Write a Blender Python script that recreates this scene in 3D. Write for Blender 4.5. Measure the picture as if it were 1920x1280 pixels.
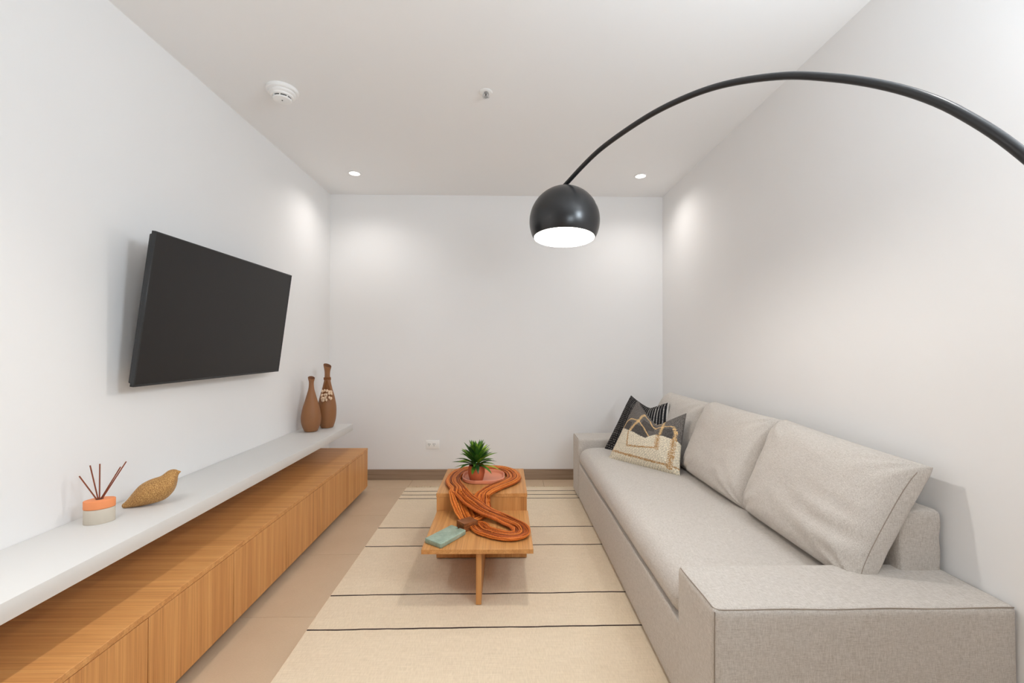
import bpy, bmesh, math, random
from mathutils import Vector, Matrix, noise

# ------------------------------------------------------------------ reset
for o in list(bpy.data.objects):
    bpy.data.objects.remove(o, do_unlink=True)
SC = bpy.context.scene
COL = SC.collection
PI = math.pi
random.seed(7)


def lin(r, g, b):
    def f(c):
        c /= 255.0
        return c / 12.92 if c <= 0.04045 else ((c + 0.055) / 1.055) ** 2.4
    return (f(r), f(g), f(b), 1.0)


# ------------------------------------------------------------------ camera
cam_d = bpy.data.cameras.new('camera')
cam = bpy.data.objects.new('camera', cam_d)
COL.objects.link(cam)
cam_d.sensor_width = 36.0
cam_d.sensor_fit = 'HORIZONTAL'
cam_d.lens = 36.0 * 820.0 / 1920.0
cam_d.clip_start = 0.02
_f = Vector((0.01710236, 0.99979328, 0.01099535))
_r = Vector((0.99985013, -0.01713082, 0.00249985))
_u = Vector((-0.00268769, -0.01095095, 0.99993642))
_m = Matrix((( _r.x, _u.x, -_f.x, 0.0), (_r.y, _u.y, -_f.y, 0.0), (_r.z, _u.z, -_f.z, 1.217), (0, 0, 0, 1)))
cam.matrix_world = _m
SC.camera = cam

# ------------------------------------------------------------------ view / world
SC.view_settings.view_transform = 'Standard'
SC.view_settings.look = 'None'
SC.view_settings.gamma = 1.0
SC.view_settings.use_curve_mapping = False
SC.view_settings.exposure = -0.18
SC.cycles.diffuse_bounces = 8
SC.cycles.max_bounces = 14
SC.cycles.sample_clamp_indirect = 8.0
W = bpy.data.worlds.new('world')
SC.world = W
W.use_nodes = True
W.node_tree.nodes['Background'].inputs[0].default_value = (0.85, 0.92, 1.0, 1)
W.node_tree.nodes['Background'].inputs[1].default_value = 0.6


def area_light(name, loc, direction, sx, sy, power, color):
    d = bpy.data.lights.new(name, 'AREA')
    d.shape = 'RECTANGLE'
    d.size, d.size_y = sx, sy
    d.energy = power
    d.color = color
    o = bpy.data.objects.new(name, d)
    COL.objects.link(o)
    o.location = loc
    o.rotation_euler = Vector(direction).to_track_quat('-Z', 'Y').to_euler()
    return o


# cool area light for an unseen source high at right, out of view
area_light('key_light', (1.38, 0.35, 2.0), (-1.0, 0.62, 0.55), 0.34, 0.55, 33.0, (0.79, 0.90, 1.0))
# added fill light behind the camera, aimed up to brighten the ceiling
area_light('ceiling_fill', (0.75, -0.55, 1.45), (-0.22, 0.62, 1.0), 0.5, 0.35, 20.0, (0.80, 0.91, 1.0))
SPOT_POWER = 36.0
DOME_POWER = 19.0

# ------------------------------------------------------------------ materials


class NT:
    def __init__(self, name):
        self.m = bpy.data.materials.new(name)
        self.m.use_nodes = True
        self.t = self.m.node_tree
        self.b = self.t.nodes['Principled BSDF']

    def n(self, kind, **kw):
        x = self.t.nodes.new(kind)
        for k, v in kw.items():
            if k.startswith('i_'):
                x.inputs[k[2:].replace('_', ' ')].default_value = v
            else:
                setattr(x, k, v)
        return x

    def l(self, a, b):
        self.t.links.new(a, b)

    def coords(self, scale, rnd=False, kind='Object'):
        tc = self.n('ShaderNodeTexCoord')
        mp = self.n('ShaderNodeMapping')
        mp.inputs['Scale'].default_value = scale
        self.l(tc.outputs[kind], mp.inputs['Vector'])
        if rnd:
            oi = self.n('ShaderNodeObjectInfo')
            mu = self.n('ShaderNodeVectorMath', operation='SCALE')
            mu.inputs[0].default_value = (37.0, 53.0, 71.0)
            self.l(oi.outputs['Random'], mu.inputs['Scale'])
            self.l(mu.outputs[0], mp.inputs['Location'])
        return mp.outputs[0]

    def noise(self, vec, scale, detail=4.0, rough=0.55):
        x = self.n('ShaderNodeTexNoise')
        x.inputs['Scale'].default_value = scale
        x.inputs['Detail'].default_value = detail
        x.inputs['Roughness'].default_value = rough
        self.l(vec, x.inputs['Vector'])
        return x.outputs['Fac']

    def ramp(self, fac, stops):
        x = self.n('ShaderNodeValToRGB')
        e = x.color_ramp.elements
        while len(e) < len(stops):
            e.new(0.5)
        for i, (p, c) in enumerate(stops):
            e[i].position = p
            e[i].color = c
        self.l(fac, x.inputs['Fac'])
        return x.outputs['Color']

    def mix(self, fac, a, b, mode='MIX'):
        x = self.n('ShaderNodeMix', data_type='RGBA', blend_type=mode)
        for sock, v in ((x.inputs[0], fac), (x.inputs[6], a), (x.inputs[7], b)):
            if isinstance(v, (int, float, tuple)):
                sock.default_value = v
            else:
                self.l(v, sock)
        return x.outputs[2]

    def bump(self, h, strength, dist):
        x = self.n('ShaderNodeBump')
        x.inputs['Strength'].default_value = strength
        x.inputs['Distance'].default_value = dist
        self.l(h, x.inputs['Height'])
        self.l(x.outputs[0], self.b.inputs['Normal'])

    def base(self, c, rough, spec=0.5):
        if isinstance(c, tuple):
            self.b.inputs['Base Color'].default_value = c
        else:
            self.l(c, self.b.inputs['Base Color'])
        self.b.inputs['Roughness'].default_value = rough
        self.b.inputs['Specular IOR Level'].default_value = spec
        return self.m


def plain(name, c, rough, spec=0.5, metal=0.0, bump=0.0, bscale=200.0):
    k = NT(name)
    k.base(c, rough, spec)
    k.b.inputs['Metallic'].default_value = metal
    if bump:
        k.bump(k.noise(k.coords((1, 1, 1)), bscale, 3.0), bump, 0.002)
    return k.m


def paint(name, c):
    k = NT(name)
    v = k.coords((1, 1, 1))
    big = k.noise(v, 0.7, 2.0)
    col = k.ramp(big, [(0.3, tuple(x * 0.985 for x in c[:3]) + (1,)), (0.7, c)])
    k.base(col, 0.75, 0.25)
    k.bump(k.noise(v, 260.0, 3.0), 0.04, 0.001)
    return k.m


def wood(name, light, mid, dark, axis, rough=0.42, across=1.0):
    """oak veneer; the grain runs along axis 0/1/2"""
    k = NT(name)
    s1 = [34.0 * across] * 3
    s1[axis] = 0.9
    s2 = [210.0 * across] * 3
    s2[axis] = 2.5
    a = k.noise(k.coords(tuple(s1), True), 1.0, 3.0, 0.6)
    b = k.noise(k.coords(tuple(s2), True), 1.0, 4.0, 0.7)
    c1 = k.ramp(a, [(0.30, dark), (0.50, mid), (0.68, light)])
    c2 = k.ramp(b, [(0.32, (0.68, 0.62, 0.56, 1)), (0.54, (1, 1, 1, 1))])
    col = k.mix(0.75, c1, c2, 'MULTIPLY')
    k.base(col, rough, 0.35)
    k.bump(b, 0.08, 0.001)
    return k.m


def fabric(name, light, dark, s=1.0, rough=0.95, bump=0.25, streak=1.0):
    k = NT(name)
    h = k.noise(k.coords((520 * s, 60 * s, 520 * s)), 1.0, 2.0)
    w = k.noise(k.coords((60 * s, 520 * s, 520 * s)), 1.0, 2.0)
    g = k.noise(k.coords((520 * s, 520 * s, 60 * s)), 1.0, 2.0)
    m1 = k.mix(0.5, h, w)
    m2 = k.mix(0.36, m1, g)
    col = k.ramp(m2, [(0.38, dark), (0.60, light)])
    k.base(col, rough, 0.12)
    k.b.inputs['Sheen Weight'].default_value = 0.12
    k.bump(m2, bump, 0.002)
    return k.m


M = {}
M['wall'] = paint('wall_paint', (0.858, 0.855, 0.852, 1))
M['ceiling'] = paint('ceiling_paint', (0.90, 0.90, 0.90, 1))
M['white_lacquer'] = plain('white_lacquer', (0.70, 0.695, 0.68, 1), 0.45, 0.4)
OL, OM, OD = lin(218, 162, 101), lin(208, 150, 90), lin(194, 135, 79)
M['oak_x'] = wood('oak_grain_across', OL, OM, OD, 0)
M['oak_y'] = wood('oak_grain_lengthwise', OL, OM, OD, 1)
M['oak_z'] = wood('oak_grain_upright', OL, OM, OD, 2)
TL_, TM_, TD_ = lin(212, 156, 97), lin(200, 143, 84), lin(182, 125, 71)
M['table_y'] = wood('table_oak_lengthwise', TL_, TM_, TD_, 1, 0.4)
M['table_z'] = wood('table_oak_upright', TL_, TM_, TD_, 2, 0.42)
M['table_x'] = wood('table_oak_across', TL_, TM_, TD_, 0, 0.42)
M['base_wood'] = wood('baseboard_wood', lin(172, 150, 128), lin(160, 138, 117), lin(146, 124, 104), 0, 0.55)
M['dark_gap'] = plain('plinth_foot_black', (0.012, 0.010, 0.009, 1), 0.8)  # near-black colour of the recessed plinth and the sofa feet
M['linen'] = fabric('sofa_linen', lin(209, 203, 196), lin(176, 168, 159))
M['seam'] = plain('sofa_seam_thread', lin(150, 138, 126), 0.9, 0.1)
M['black_metal'] = plain('black_satin_metal', (0.013, 0.013, 0.014, 1), 0.30, 0.55)
M['shade_white'] = plain('shade_white_enamel', (0.85, 0.83, 0.80, 1), 0.5)
M['tv_body'] = plain('screen_frame_charcoal', (0.018, 0.019, 0.021, 1), 0.35)
M['tv_screen'] = plain('screen_glass_off', (0.012, 0.0105, 0.0098, 1), 0.42, 0.38)
M['plastic_white'] = plain('white_plastic', (0.90, 0.90, 0.89, 1), 0.4)
M['slot_dark'] = plain('slot_dark', (0.03, 0.03, 0.03, 1), 0.7)
M['chrome'] = plain('brushed_chrome', (0.6, 0.6, 0.6, 1), 0.28, 0.5, 1.0)
M['terracotta'] = plain('terracotta_clay', lin(192, 100, 62), 0.65, 0.3, 0, 0.12, 300)
M['terra_tray'] = plain('terracotta_glazed_tray', lin(222, 142, 110), 0.42, 0.4)
M['soil'] = plain('dark_soil', lin(50, 38, 28), 0.95, 0.1, 0, 0.6, 160)
M['vase'] = plain('brown_clay', lin(148, 102, 66), 0.5, 0.35, 0, 0.06, 90)
M['vase_in'] = plain('brown_clay_inside', lin(120, 76, 48), 0.8)
M['twine'] = plain('jute_twine', lin(140, 92, 56), 0.9, 0.1)
M['bud'] = plain('dried_bud', lin(232, 206, 178), 0.8, 0.2)
M['diff_grey'] = plain('diffuser_grey_ceramic', lin(202, 193, 178), 0.6, 0.3, 0, 0.06, 500)
M['diff_orange'] = plain('diffuser_orange_ceramic', lin(238, 150, 98), 0.55, 0.3)
M['reed'] = plain('brown_reed', lin(132, 72, 50), 0.7, 0.2, 0, 0.3, 400)
M['block'] = wood('dark_wood_block', lin(160, 100, 58), lin(134, 80, 45), lin(100, 58, 32), 0, 0.4, 2.0)
M['string'] = plain('dark_string', lin(60, 44, 34), 0.9)
M['rug_line'] = plain('rug_dark_yarn', lin(62, 50, 48), 0.95, 0.05)
M['fringe'] = plain('rug_fringe_cotton', lin(226, 208, 178), 0.95, 0.05)

k = NT('green_marble')
v = k.coords((1, 1, 1))
g1 = k.noise(v, 26.0, 6.0, 0.7)
M['green'] = k.base(k.ramp(g1, [(0.30, lin(122, 142, 126)), (0.50, lin(145, 164, 146)), (0.62, lin(158, 177, 160)), (0.76, lin(190, 203, 190))]), 0.3, 0.5)

k = NT('gold_speckled_bird')
v = k.coords((1, 1, 1))
vo = k.n('ShaderNodeTexVoronoi')
vo.inputs['Scale'].default_value = 420.0
k.l(v, vo.inputs['Vector'])
g1 = k.noise(v, 330.0, 3.0, 0.7)
c = k.ramp(g1, [(0.34, lin(128, 86, 42)), (0.50, lin(182, 134, 74)), (0.62, lin(214, 170, 104)), (0.74, lin(248, 222, 170))])
k.base(c, 0.5, 0.5)
k.b.inputs['Metallic'].default_value = 0.15
k.bump(vo.outputs['Distance'], 0.5, 0.003)
M['bird'] = k.m

k = NT('braided_cord')
v = k.coords((1, 1, 1))
oi = k.n('ShaderNodeObjectInfo')
c1 = k.ramp(oi.outputs['Random'], [(0.0, lin(124, 56, 14)), (0.35, lin(176, 84, 24)), (0.7, lin(204, 106, 34)), (1.0, lin(226, 136, 60))])
g1 = k.noise(v, 230.0, 2.0, 0.6)
c2 = k.ramp(g1, [(0.32, (0.62, 0.55, 0.50, 1)), (0.52, (1, 1, 1, 1))])
k.base(k.mix(0.8, c1, c2, 'MULTIPLY'), 0.5, 0.3)
k.bump(g1, 0.5, 0.003)
M['cord'] = k.m

k = NT('plant_leaf')
v = k.coords((1, 1, 1))
oi = k.n('ShaderNodeObjectInfo')
c1 = k.ramp(oi.outputs['Random'], [(0.0, lin(38, 72, 32)), (0.35, lin(62, 108, 36)), (0.70, lin(108, 150, 44)), (1.0, lin(150, 182, 62))])
k.base(c1, 0.35, 0.5)
M['leaf'] = k.m

k = NT('floor_tile_beige')
v = k.coords((1, 1, 1), True)
g1 = k.noise(v, 2.4, 5.0, 0.6)
g2 = k.noise(v, 160.0, 2.0, 0.6)
c1 = k.ramp(g1, [(0.3, lin(197, 172, 144)), (0.7, lin(206, 182, 154))])
c2 = k.ramp(g2, [(0.3, (0.95, 0.95, 0.94, 1)), (0.7, (1, 1, 1, 1))])
k.base(k.mix(1.0, c1, c2, 'MULTIPLY'), 0.55, 0.35)
M['tile'] = k.m
M['grout'] = plain('floor_grout', lin(178, 152, 124), 0.9, 0.1)

k = NT('rug_cotton')
a = k.noise(k.coords((300, 40, 300)), 1.0, 2.0)
b = k.noise(k.coords((12, 420, 1)), 1.0, 2.0)
g1 = k.noise(k.coords((1.2, 9, 1)), 1.0, 3.0)
m1 = k.mix(0.5, a, b)
c1 = k.ramp(m1, [(0.36, lin(218, 200, 174)), (0.62, lin(233, 216, 191))])
c2 = k.ramp(g1, [(0.3, (0.97, 0.965, 0.955, 1)), (0.7, (1, 1, 1, 1))])
k.base(k.mix(1.0, c1, c2, 'MULTIPLY'), 0.95, 0.1)
k.bump(m1, 0.3, 0.002)
M['rug'] = k.m


def attr_fabric(name, freq=500.0, bump=0.4):
    k = NT(name)
    at = k.n('ShaderNodeAttribute', attribute_name='pattern')
    g = k.noise(k.coords((1, 1, 1)), freq, 2.0, 0.6)
    sh = k.ramp(g, [(0.34, (0.58, 0.58, 0.58, 1)), (0.60, (1.06, 1.06, 1.06, 1))])
    k.base(k.mix(1.0, at.outputs['Color'], sh, 'MULTIPLY'), 0.95, 0.08)
    k.bump(g, bump, 0.004)
    return k.m


M['pattern_pillow'] = attr_fabric('woven_patterned_pillow', 210.0, 0.6)
M['black_pillow'] = attr_fabric('woven_black_pillow', 700.0)


def emit(name, c, s):
    m = bpy.data.materials.new(name)
    m.use_nodes = True
    t = m.node_tree
    t.nodes.clear()
    e = t.nodes.new('ShaderNodeEmission')
    e.inputs[0].default_value = c
    e.inputs[1].default_value = s
    o = t.nodes.new('ShaderNodeOutputMaterial')
    t.links.new(e.outputs[0], o.inputs[0])
    return m


M['led'] = emit('downlight_led', (1.0, 0.93, 0.84, 1), 6.0)
M['bulb'] = emit('lamp_bulb_glow', (1.0, 0.95, 0.88, 1), 12.0)

# ------------------------------------------------------------------ object helpers


def tag(o, label=None, cat=None, group=None, kind=None):
    if label:
        o['label'] = label
    if cat:
        o['category'] = cat
    if group:
        o['group'] = group
    if kind:
        o['kind'] = kind
    return o


def thing(name, loc, label, cat, group=None):
    o = bpy.data.objects.new(name, None)
    o.empty_display_size = 0.05
    COL.objects.link(o)
    o.location = loc
    tag(o, label, cat, group)
    return o


def wloc(o):
    p = Vector((0, 0, 0))
    while o is not None:
        p += o.location
        o = o.parent
    return p


def obj(name, bm, mat, parent=None, origin=None, smooth=True, label=None):
    """bm is modelled in world coordinates; the object origin is put at origin (or the parent's)"""
    me = bpy.data.meshes.new(name)
    if smooth:
        for f in bm.faces:
            f.smooth = True
    bm.normal_update()
    bm.to_mesh(me)
    bm.free()
    if smooth:
        try:
            me.set_sharp_from_angle(angle=math.radians(38))
        except Exception:
            pass
    o = bpy.data.objects.new(name, me)
    COL.objects.link(o)
    if mat is not None:
        me.materials.append(mat)
    base = Vector(origin) if origin is not None else (wloc(parent) if parent else Vector((0, 0, 0)))
    me.transform(Matrix.Translation(-base))
    if parent:
        o.parent = parent
        o.location = base - wloc(parent)
    else:
        o.location = base
    if label:
        o['label'] = label
    return o


def box(x0, x1, y0, y1, z0, z1, bev=0.0, seg=2, bm=None):
    bm2 = bmesh.new()
    bmesh.ops.create_cube(bm2, size=1.0)
    for v_ in bm2.verts:
        v_.co = Vector(((x0 + x1) / 2 + v_.co.x * (x1 - x0), (y0 + y1) / 2 + v_.co.y * (y1 - y0), (z0 + z1) / 2 + v_.co.z * (z1 - z0)))
    if bev:
        bmesh.ops.bevel(bm2, geom=bm2.edges[:], offset=bev, segments=seg, profile=0.5, affect='EDGES', clamp_overlap=True)
    if bm is None:
        return bm2
    return join(bm, bm2)


def join(a, b):
    me = bpy.data.meshes.new('tmp')
    b.to_mesh(me)
    b.free()
    a.from_mesh(me)
    bpy.data.meshes.remove(me)
    return a


def rounded(x0, x1, y0, y1, z0, z1, r, n=14, warp=None):
    """densely divided rounded box"""
    bm = bmesh.new()
    bmesh.ops.create_cube(bm, size=2.0)
    bmesh.ops.subdivide_edges(bm, edges=bm.edges[:], cuts=n, use_grid_fill=True)
    c = Vector(((x0 + x1) / 2, (y0 + y1) / 2, (z0 + z1) / 2))
    h = Vector(((x1 - x0) / 2, (y1 - y0) / 2, (z1 - z0) / 2))
    for v_ in bm.verts:
        q = v_.co.copy()
        p = Vector()
        for i in range(3):
            # concentrate divisions towards the rounded rims
            s = math.copysign(1 - (1 - abs(q[i])) ** 1.7, q[i])
            p[i] = s * h[i]
        inner = Vector([max(-(h[i] - r), min(h[i] - r, p[i])) for i in range(3)])
        d = p - inner
        if d.length > 1e-9:
            p = inner + d.normalized() * r
        v_.co = c + p
        if warp:
            v_.co = warp(v_.co.copy())
    return bm


def lathe(profile, n=40, center=(0, 0, 0), rot=None, shear=None, bm=None):
    """profile: list of (r, z) from one end to the other"""
    b = bmesh.new()
    rings = []
    for r, z in profile:
        ring = []
        if r < 1e-6:
            ring = [b.verts.new((0, 0, z))]
        else:
            for i in range(n):
                a = 2 * PI * i / n
                ring.append(b.verts.new((r * math.cos(a), r * math.sin(a), z)))
        rings.append(ring)
    for p, q in zip(rings, rings[1:]):
        for i in range(n):
            j = (i + 1) % n
            if len(p) == 1 and len(q) == 1:
                continue
            if len(p) == 1:
                b.faces.new((p[0], q[j], q[i]))
            elif len(q) == 1:
                b.faces.new((p[i], p[j], q[0]))
            else:
                b.faces.new((p[i], p[j], q[j], q[i]))
    for v_ in b.verts:
        if shear:
            v_.co = shear(v_.co.copy())
        if rot:
            v_.co = rot @ v_.co
        v_.co += Vector(center)
    bmesh.ops.recalc_face_normals(b, faces=b.faces[:])
    return b if bm is None else join(bm, b)


def catmull(pts, per):
    out = []
    P = [Vector(p) for p in pts]
    n = len(P)
    for i in range(n - 1):
        p0, p1, p2, p3 = P[max(i - 1, 0)], P[i], P[i + 1], P[min(i + 2, n - 1)]
        for j in range(per):
            t = j / per
            out.append(0.5 * ((2 * p1) + (p2 - p0) * t + (2 * p0 - 5 * p1 + 4 * p2 - p3) * t * t + (3 * p1 - p0 - 3 * p2 + p3) * t ** 3))
    out.append(P[-1].copy())
    return out


def resample(pts, n):
    d = [0.0]
    for a, b in zip(pts, pts[1:]):
        d.append(d[-1] + (b - a).length)
    out = []
    k_ = 0
    for i in range(n):
        t = d[-1] * i / (n - 1)
        while k_ < len(d) - 2 and d[k_ + 1] < t:
            k_ += 1
        s = (t - d[k_]) / max(d[k_ + 1] - d[k_], 1e-9)
        out.append(pts[k_].lerp(pts[k_ + 1], s))
    return out


def tube(pts, rad, sides=8, bm=None, caps=True):
    """rad: number or function of the index"""
    b = bm if bm is not None else bmesh.new()
    pts = [Vector(p) for p in pts]
    n = len(pts)
    ref = None
    rings = []
    for i, p in enumerate(pts):
        t = (pts[min(i + 1, n - 1)] - pts[max(i - 1, 0)]).normalized()
        if ref is None:
            ref = t.orthogonal().normalized()
        ref = (ref - t * ref.dot(t))
        if ref.length < 1e-6:
            ref = t.orthogonal()
        ref.normalize()
        bi = t.cross(ref)
        r = rad(i) if callable(rad) else rad
        rings.append([b.verts.new(p + (ref * math.cos(2 * PI * j / sides) + bi * math.sin(2 * PI * j / sides)) * r) for j in range(sides)])
    for p, q in zip(rings, rings[1:]):
        for i in range(sides):
            j = (i + 1) % sides
            b.faces.new((p[i], p[j], q[j], q[i]))
    if caps:
        b.faces.new(list(reversed(rings[0])))
        b.faces.new(rings[-1])
    return b


def extrude_poly(poly, z0, z1, bev=0.0, seg=2):
    """closed outline in XY extruded from z0 to z1"""
    b = bmesh.new()
    lo = [b.verts.new((x, y, z0)) for x, y in poly]
    hi = [b.verts.new((x, y, z1)) for x, y in poly]
    b.faces.new(list(reversed(lo)))
    top = b.faces.new(hi)
    n = len(poly)
    for i in range(n):
        j = (i + 1) % n
        b.faces.new((lo[i], lo[j], hi[j], hi[i]))
    bmesh.ops.recalc_face_normals(b, faces=b.faces[:])
    if bev:
        es = [e for e in b.edges if abs(e.verts[0].co.z - e.verts[1].co.z) < 1e-6]
        bmesh.ops.bevel(b, geom=es, offset=bev, segments=seg, profile=0.5, affect='EDGES', clamp_overlap=True)
    return b


# ------------------------------------------------------------------ the setting
XL, XR, YB, YF, ZC = -1.596, 1.460, 4.015, -3.2, 2.603


def struct(name, bm, mat, smooth=False):
    return tag(obj(name, bm, mat, smooth=smooth), kind='structure')


floor = struct('floor', box(XL - .12, XR + .12, YF - .12, YB + .12, -0.12, -0.004), M['grout'])
struct('ceiling', box(XL - .12, XR + .12, YF - .12, YB + .12, ZC, ZC + .12), M['ceiling'])
struct('wall_left', box(XL - .12, XL, YF - .12, YB + .12, -0.004, ZC), M['wall'])
struct('wall_right', box(XR, XR + .12, YF - .12, YB + .12, -0.004, ZC), M['wall'])
struct('wall_back', box(XL, XR, YB, YB + .12, -0.004, ZC), M['wall'])
struct('wall_front', box(XL, XR, YF - .12, YF, -0.004, ZC), M['wall'])
struct('baseboard_back', box(XL, XR, YB - .012, YB, 0.0, 0.095, 0.002, 1), M['base_wood'])

# floor tiles, 60 cm
tile_me = None
for ix in range(-1, 5):
    for iy in range(-9, 4):
        x0, y0 = -0.83 + (ix - 1) * 0.59, 1.993 + iy * 0.59
        xa, xb = max(x0, XL), min(x0 + 0.59, XR)
        ya, yb = max(y0, YF), min(y0 + 0.59, YB)
        if xb - xa < 0.02 or yb - ya < 0.02:
            continue
        g = 0.0009
        full = abs(xb - xa - 0.59) < 1e-6 and abs(yb - ya - 0.59) < 1e-6
        cx, cy = (xa + xb) / 2, (ya + yb) / 2
        if full and tile_me is not None:
            o = bpy.data.objects.new('tile', tile_me)
            COL.objects.link(o)
            o.parent = floor
            o.location = (cx, cy, 0)
        else:
            o = obj('tile', box(xa + g, xb - g, ya + g, yb - g, -0.004, 0.0, 0.0008, 1), M['tile'], floor, (cx, cy, 0), False)
            if full:
                tile_me = o.data

# ------------------------------------------------------------------ ceiling fittings


def downlight(x, y, label, group, k=1.0, soft=0.035, cone=150):
    t = thing('recessed_downlight', (x, y, ZC), label, 'ceiling light', group)
    obj('trim_ring', lathe([(0.040, -0.0005), (0.050, -0.0005), (0.051, -0.003), (0.049, -0.006), (0.041, -0.006), (0.040, -0.0005)], 36, (x, y, ZC)), M['plastic_white'], t)
    obj('lens', lathe([(0.0, -0.0045), (0.0405, -0.0045), (0.0405, -0.001), (0, -0.001)], 36, (x, y, ZC)), M['led'], t)
    d = bpy.data.lights.new('downlight_beam', 'SPOT')
    d.energy = SPOT_POWER * k
    d.color = (1.0, 0.955, 0.915)
    d.spot_size = math.radians(cone)
    d.spot_blend = 1.0
    d.shadow_soft_size = soft
    o = bpy.data.objects.new('downlight_beam', d)
    COL.objects.link(o)
    o.parent = t
    o.location = (0, 0, -0.012)
    return t


G = 'recessed ceiling downlights'
downlight(-1.206, 3.514, 'round lit recessed downlight in ceiling near the left wall corner', G, 0.62)
downlight(1.10, 3.515, 'round lit recessed downlight in ceiling near the right wall corner', G, 0.62)
downlight(-1.206, 0.60, 'round lit recessed downlight in ceiling above near end of the long cabinet', G, 2.1, 0.028, 100)
downlight(1.10, 0.60, 'added unseen fill downlight in ceiling above the near sofa arm', G, 0.72, 0.10)  # added out of view to brighten the sofa arm top and right wall
downlight(0.0, -1.9, 'added unseen fill downlight midway across the ceiling, nearest the front wall', G)  # added behind the camera for more ambient light

# smoke detector
sx, sy = -1.205, 2.372
t = thing('smoke_detector', (sx, sy, ZC), 'white round smoke detector with stepped rim on the ceiling', 'smoke detector')
obj('mounting_base', lathe([(0, 0), (0.078, 0), (0.080, -0.004), (0.080, -0.016), (0.076, -0.020), (0.066, -0.021), (0, -0.021)], 48, (sx, sy, ZC)), M['plastic_white'], t)
obj('housing', lathe([(0.067, -0.021), (0.068, -0.030), (0.064, -0.034), (0.058, -0.036), (0.055, -0.044), (0.050, -0.046), (0, -0.046)], 48, (sx, sy, ZC)), M['plastic_white'], t)
obj('sensor_slot', lathe([(0.0, -0.046), (0.0445, -0.046), (0.0445, -0.0525), (0, -0.0525)], 48, (sx, sy, ZC)), M['slot_dark'], t, label='dark sensor slot ring')
for i in range(8):
    a = 2 * PI * i / 8 + 0.2
    b = box(-0.003, 0.003, -0.0025, 0.0025, -0.054, -0.045)
    for v_ in b.verts:
        v_.co = Matrix.Rotation(a, 3, 'Z') @ (v_.co + Vector((0.0445, 0, 0))) + Vector((sx, sy, ZC))
    obj('slot_rib', b, M['plastic_white'], t)
obj('sensor_cap', lathe([(0.0, -0.0522), (0.046, -0.0522), (0.0475, -0.055), (0.044, -0.060), (0.030, -0.063), (0, -0.064)], 48, (sx, sy, ZC)), M['plastic_white'], t)
obj('indicator_dot', lathe([(0.004, -0.0625), (0.0035, -0.0655), (0, -0.0655)], 12, (sx + 0.004, sy - 0.008, ZC)), M['slot_dark'], t, label='grey indicator dot')

# sprinkler
sx, sy = -0.105, 2.372
t = thing('fire_sprinkler', (sx, sy, ZC), 'small chrome pendent fire sprinkler with white collar on ceiling', 'sprinkler')
obj('escutcheon', lathe([(0, 0), (0.034, 0), (0.036, -0.003), (0.030, -0.008), (0.016, -0.009), (0.015, -0.004), (0, -0.004)], 36, (sx, sy, ZC)), M['plastic_white'], t, label='white collar')
obj('orifice', lathe([(0, -0.004), (0.010, -0.004), (0.010, -0.016), (0.006, -0.020), (0, -0.020)], 20, (sx, sy, ZC)), M['chrome'], t)
for s in (-1, 1):
    obj('frame_arm', tube([(sx + s * 0.009, sy, ZC - 0.012), (sx + s * 0.015, sy, ZC - 0.022), (sx + s * 0.011, sy, ZC - 0.034), (sx, sy, ZC - 0.041)], 0.0024, 6), M['chrome'], t)
obj('glass_bulb', tube([(sx, sy, ZC - 0.020), (sx, sy, ZC - 0.038)], 0.0028, 8), M['slot_dark'], t, label='dark heat bulb')
bm = lathe([(0, -0.041), (0.008, -0.041), (0.008, -0.0435), (0, -0.0435)], 20, (sx, sy, ZC))
for i in range(10):
    a = 2 * PI * i / 10
    c_, s_ = math.cos(a), math.sin(a)
    b = box(0.006, 0.020, -0.0026, 0.0026, -0.0435, -0.042)
    for v_ in b.verts:
        v_.co = Matrix.Rotation(a, 3, 'Z') @ v_.co + Vector((sx, sy, ZC))
    join(bm, b)
obj('deflector', bm, M['chrome'], t, smooth=False)
t.scale = (1.0, 1.0, 0.66)

# wall outlet
ox0, ox1, oz0, oz1 = -0.714, -0.592, 0.281, 0.358
t = thing('wall_outlet', (-0.653, YB, oz0), 'white double power outlet plate low on the back wall', 'outlet')
obj('cover_plate', box(ox0, ox1, YB - 0.007, YB - 0.0005, oz0, oz1, 0.003, 2), M['plastic_white'], t)
for cx in (-0.684, -0.640):
    s = obj('socket', box(cx - 0.018, cx + 0.018, YB - 0.0085, YB - 0.006, 0.304, 0.336, 0.001, 1), M['plastic_white'], t)
    for dx in (-0.007, 0.007):
        obj('slot', box(cx + dx - 0.0018, cx + dx + 0.0018, YB - 0.0092, YB - 0.008, 0.319, 0.330), M['slot_dark'], s, smooth=False)
    obj('ground_hole', box(cx - 0.0025, cx + 0.0025, YB - 0.0092, YB - 0.008, 0.308, 0.314), M['slot_dark'], s, smooth=False)

# ------------------------------------------------------------------ low media cabinet and shelf
CX = -1.138
seams = [0.545, 0.9885, 1.432, 1.8755, 2.319, 2.7625, 3.206, 3.65]
t = thing('media_cabinet', (-1.37, 1.6, 0), 'long low oak media cabinet with flat doors below the white shelf', 'cabinet')
obj('top_panel', box(XL + 0.001, CX, seams[0] - 0.45, 3.678, 0.346, 0.366, 0.001, 1), M['oak_x'], t)
obj('carcass', box(XL + 0.001, CX - 0.021, seams[0] - 0.448, 3.658, 0.050, 0.346), M['oak_z'], t, smooth=False)
obj('end_panel', box(XL + 0.001, CX - 0.0008, 3.659, 3.678, 0.050, 0.3455, 0.001, 1), M['oak_z'], t)
obj('plinth', box(XL + 0.001, CX - 0.075, seams[0] - 0.44, 3.64, 0.0, 0.050), M['dark_gap'], t, smooth=False, label='dark recessed plinth')
dm = None
ys = [seams[0] - 0.4435] + seams
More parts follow.
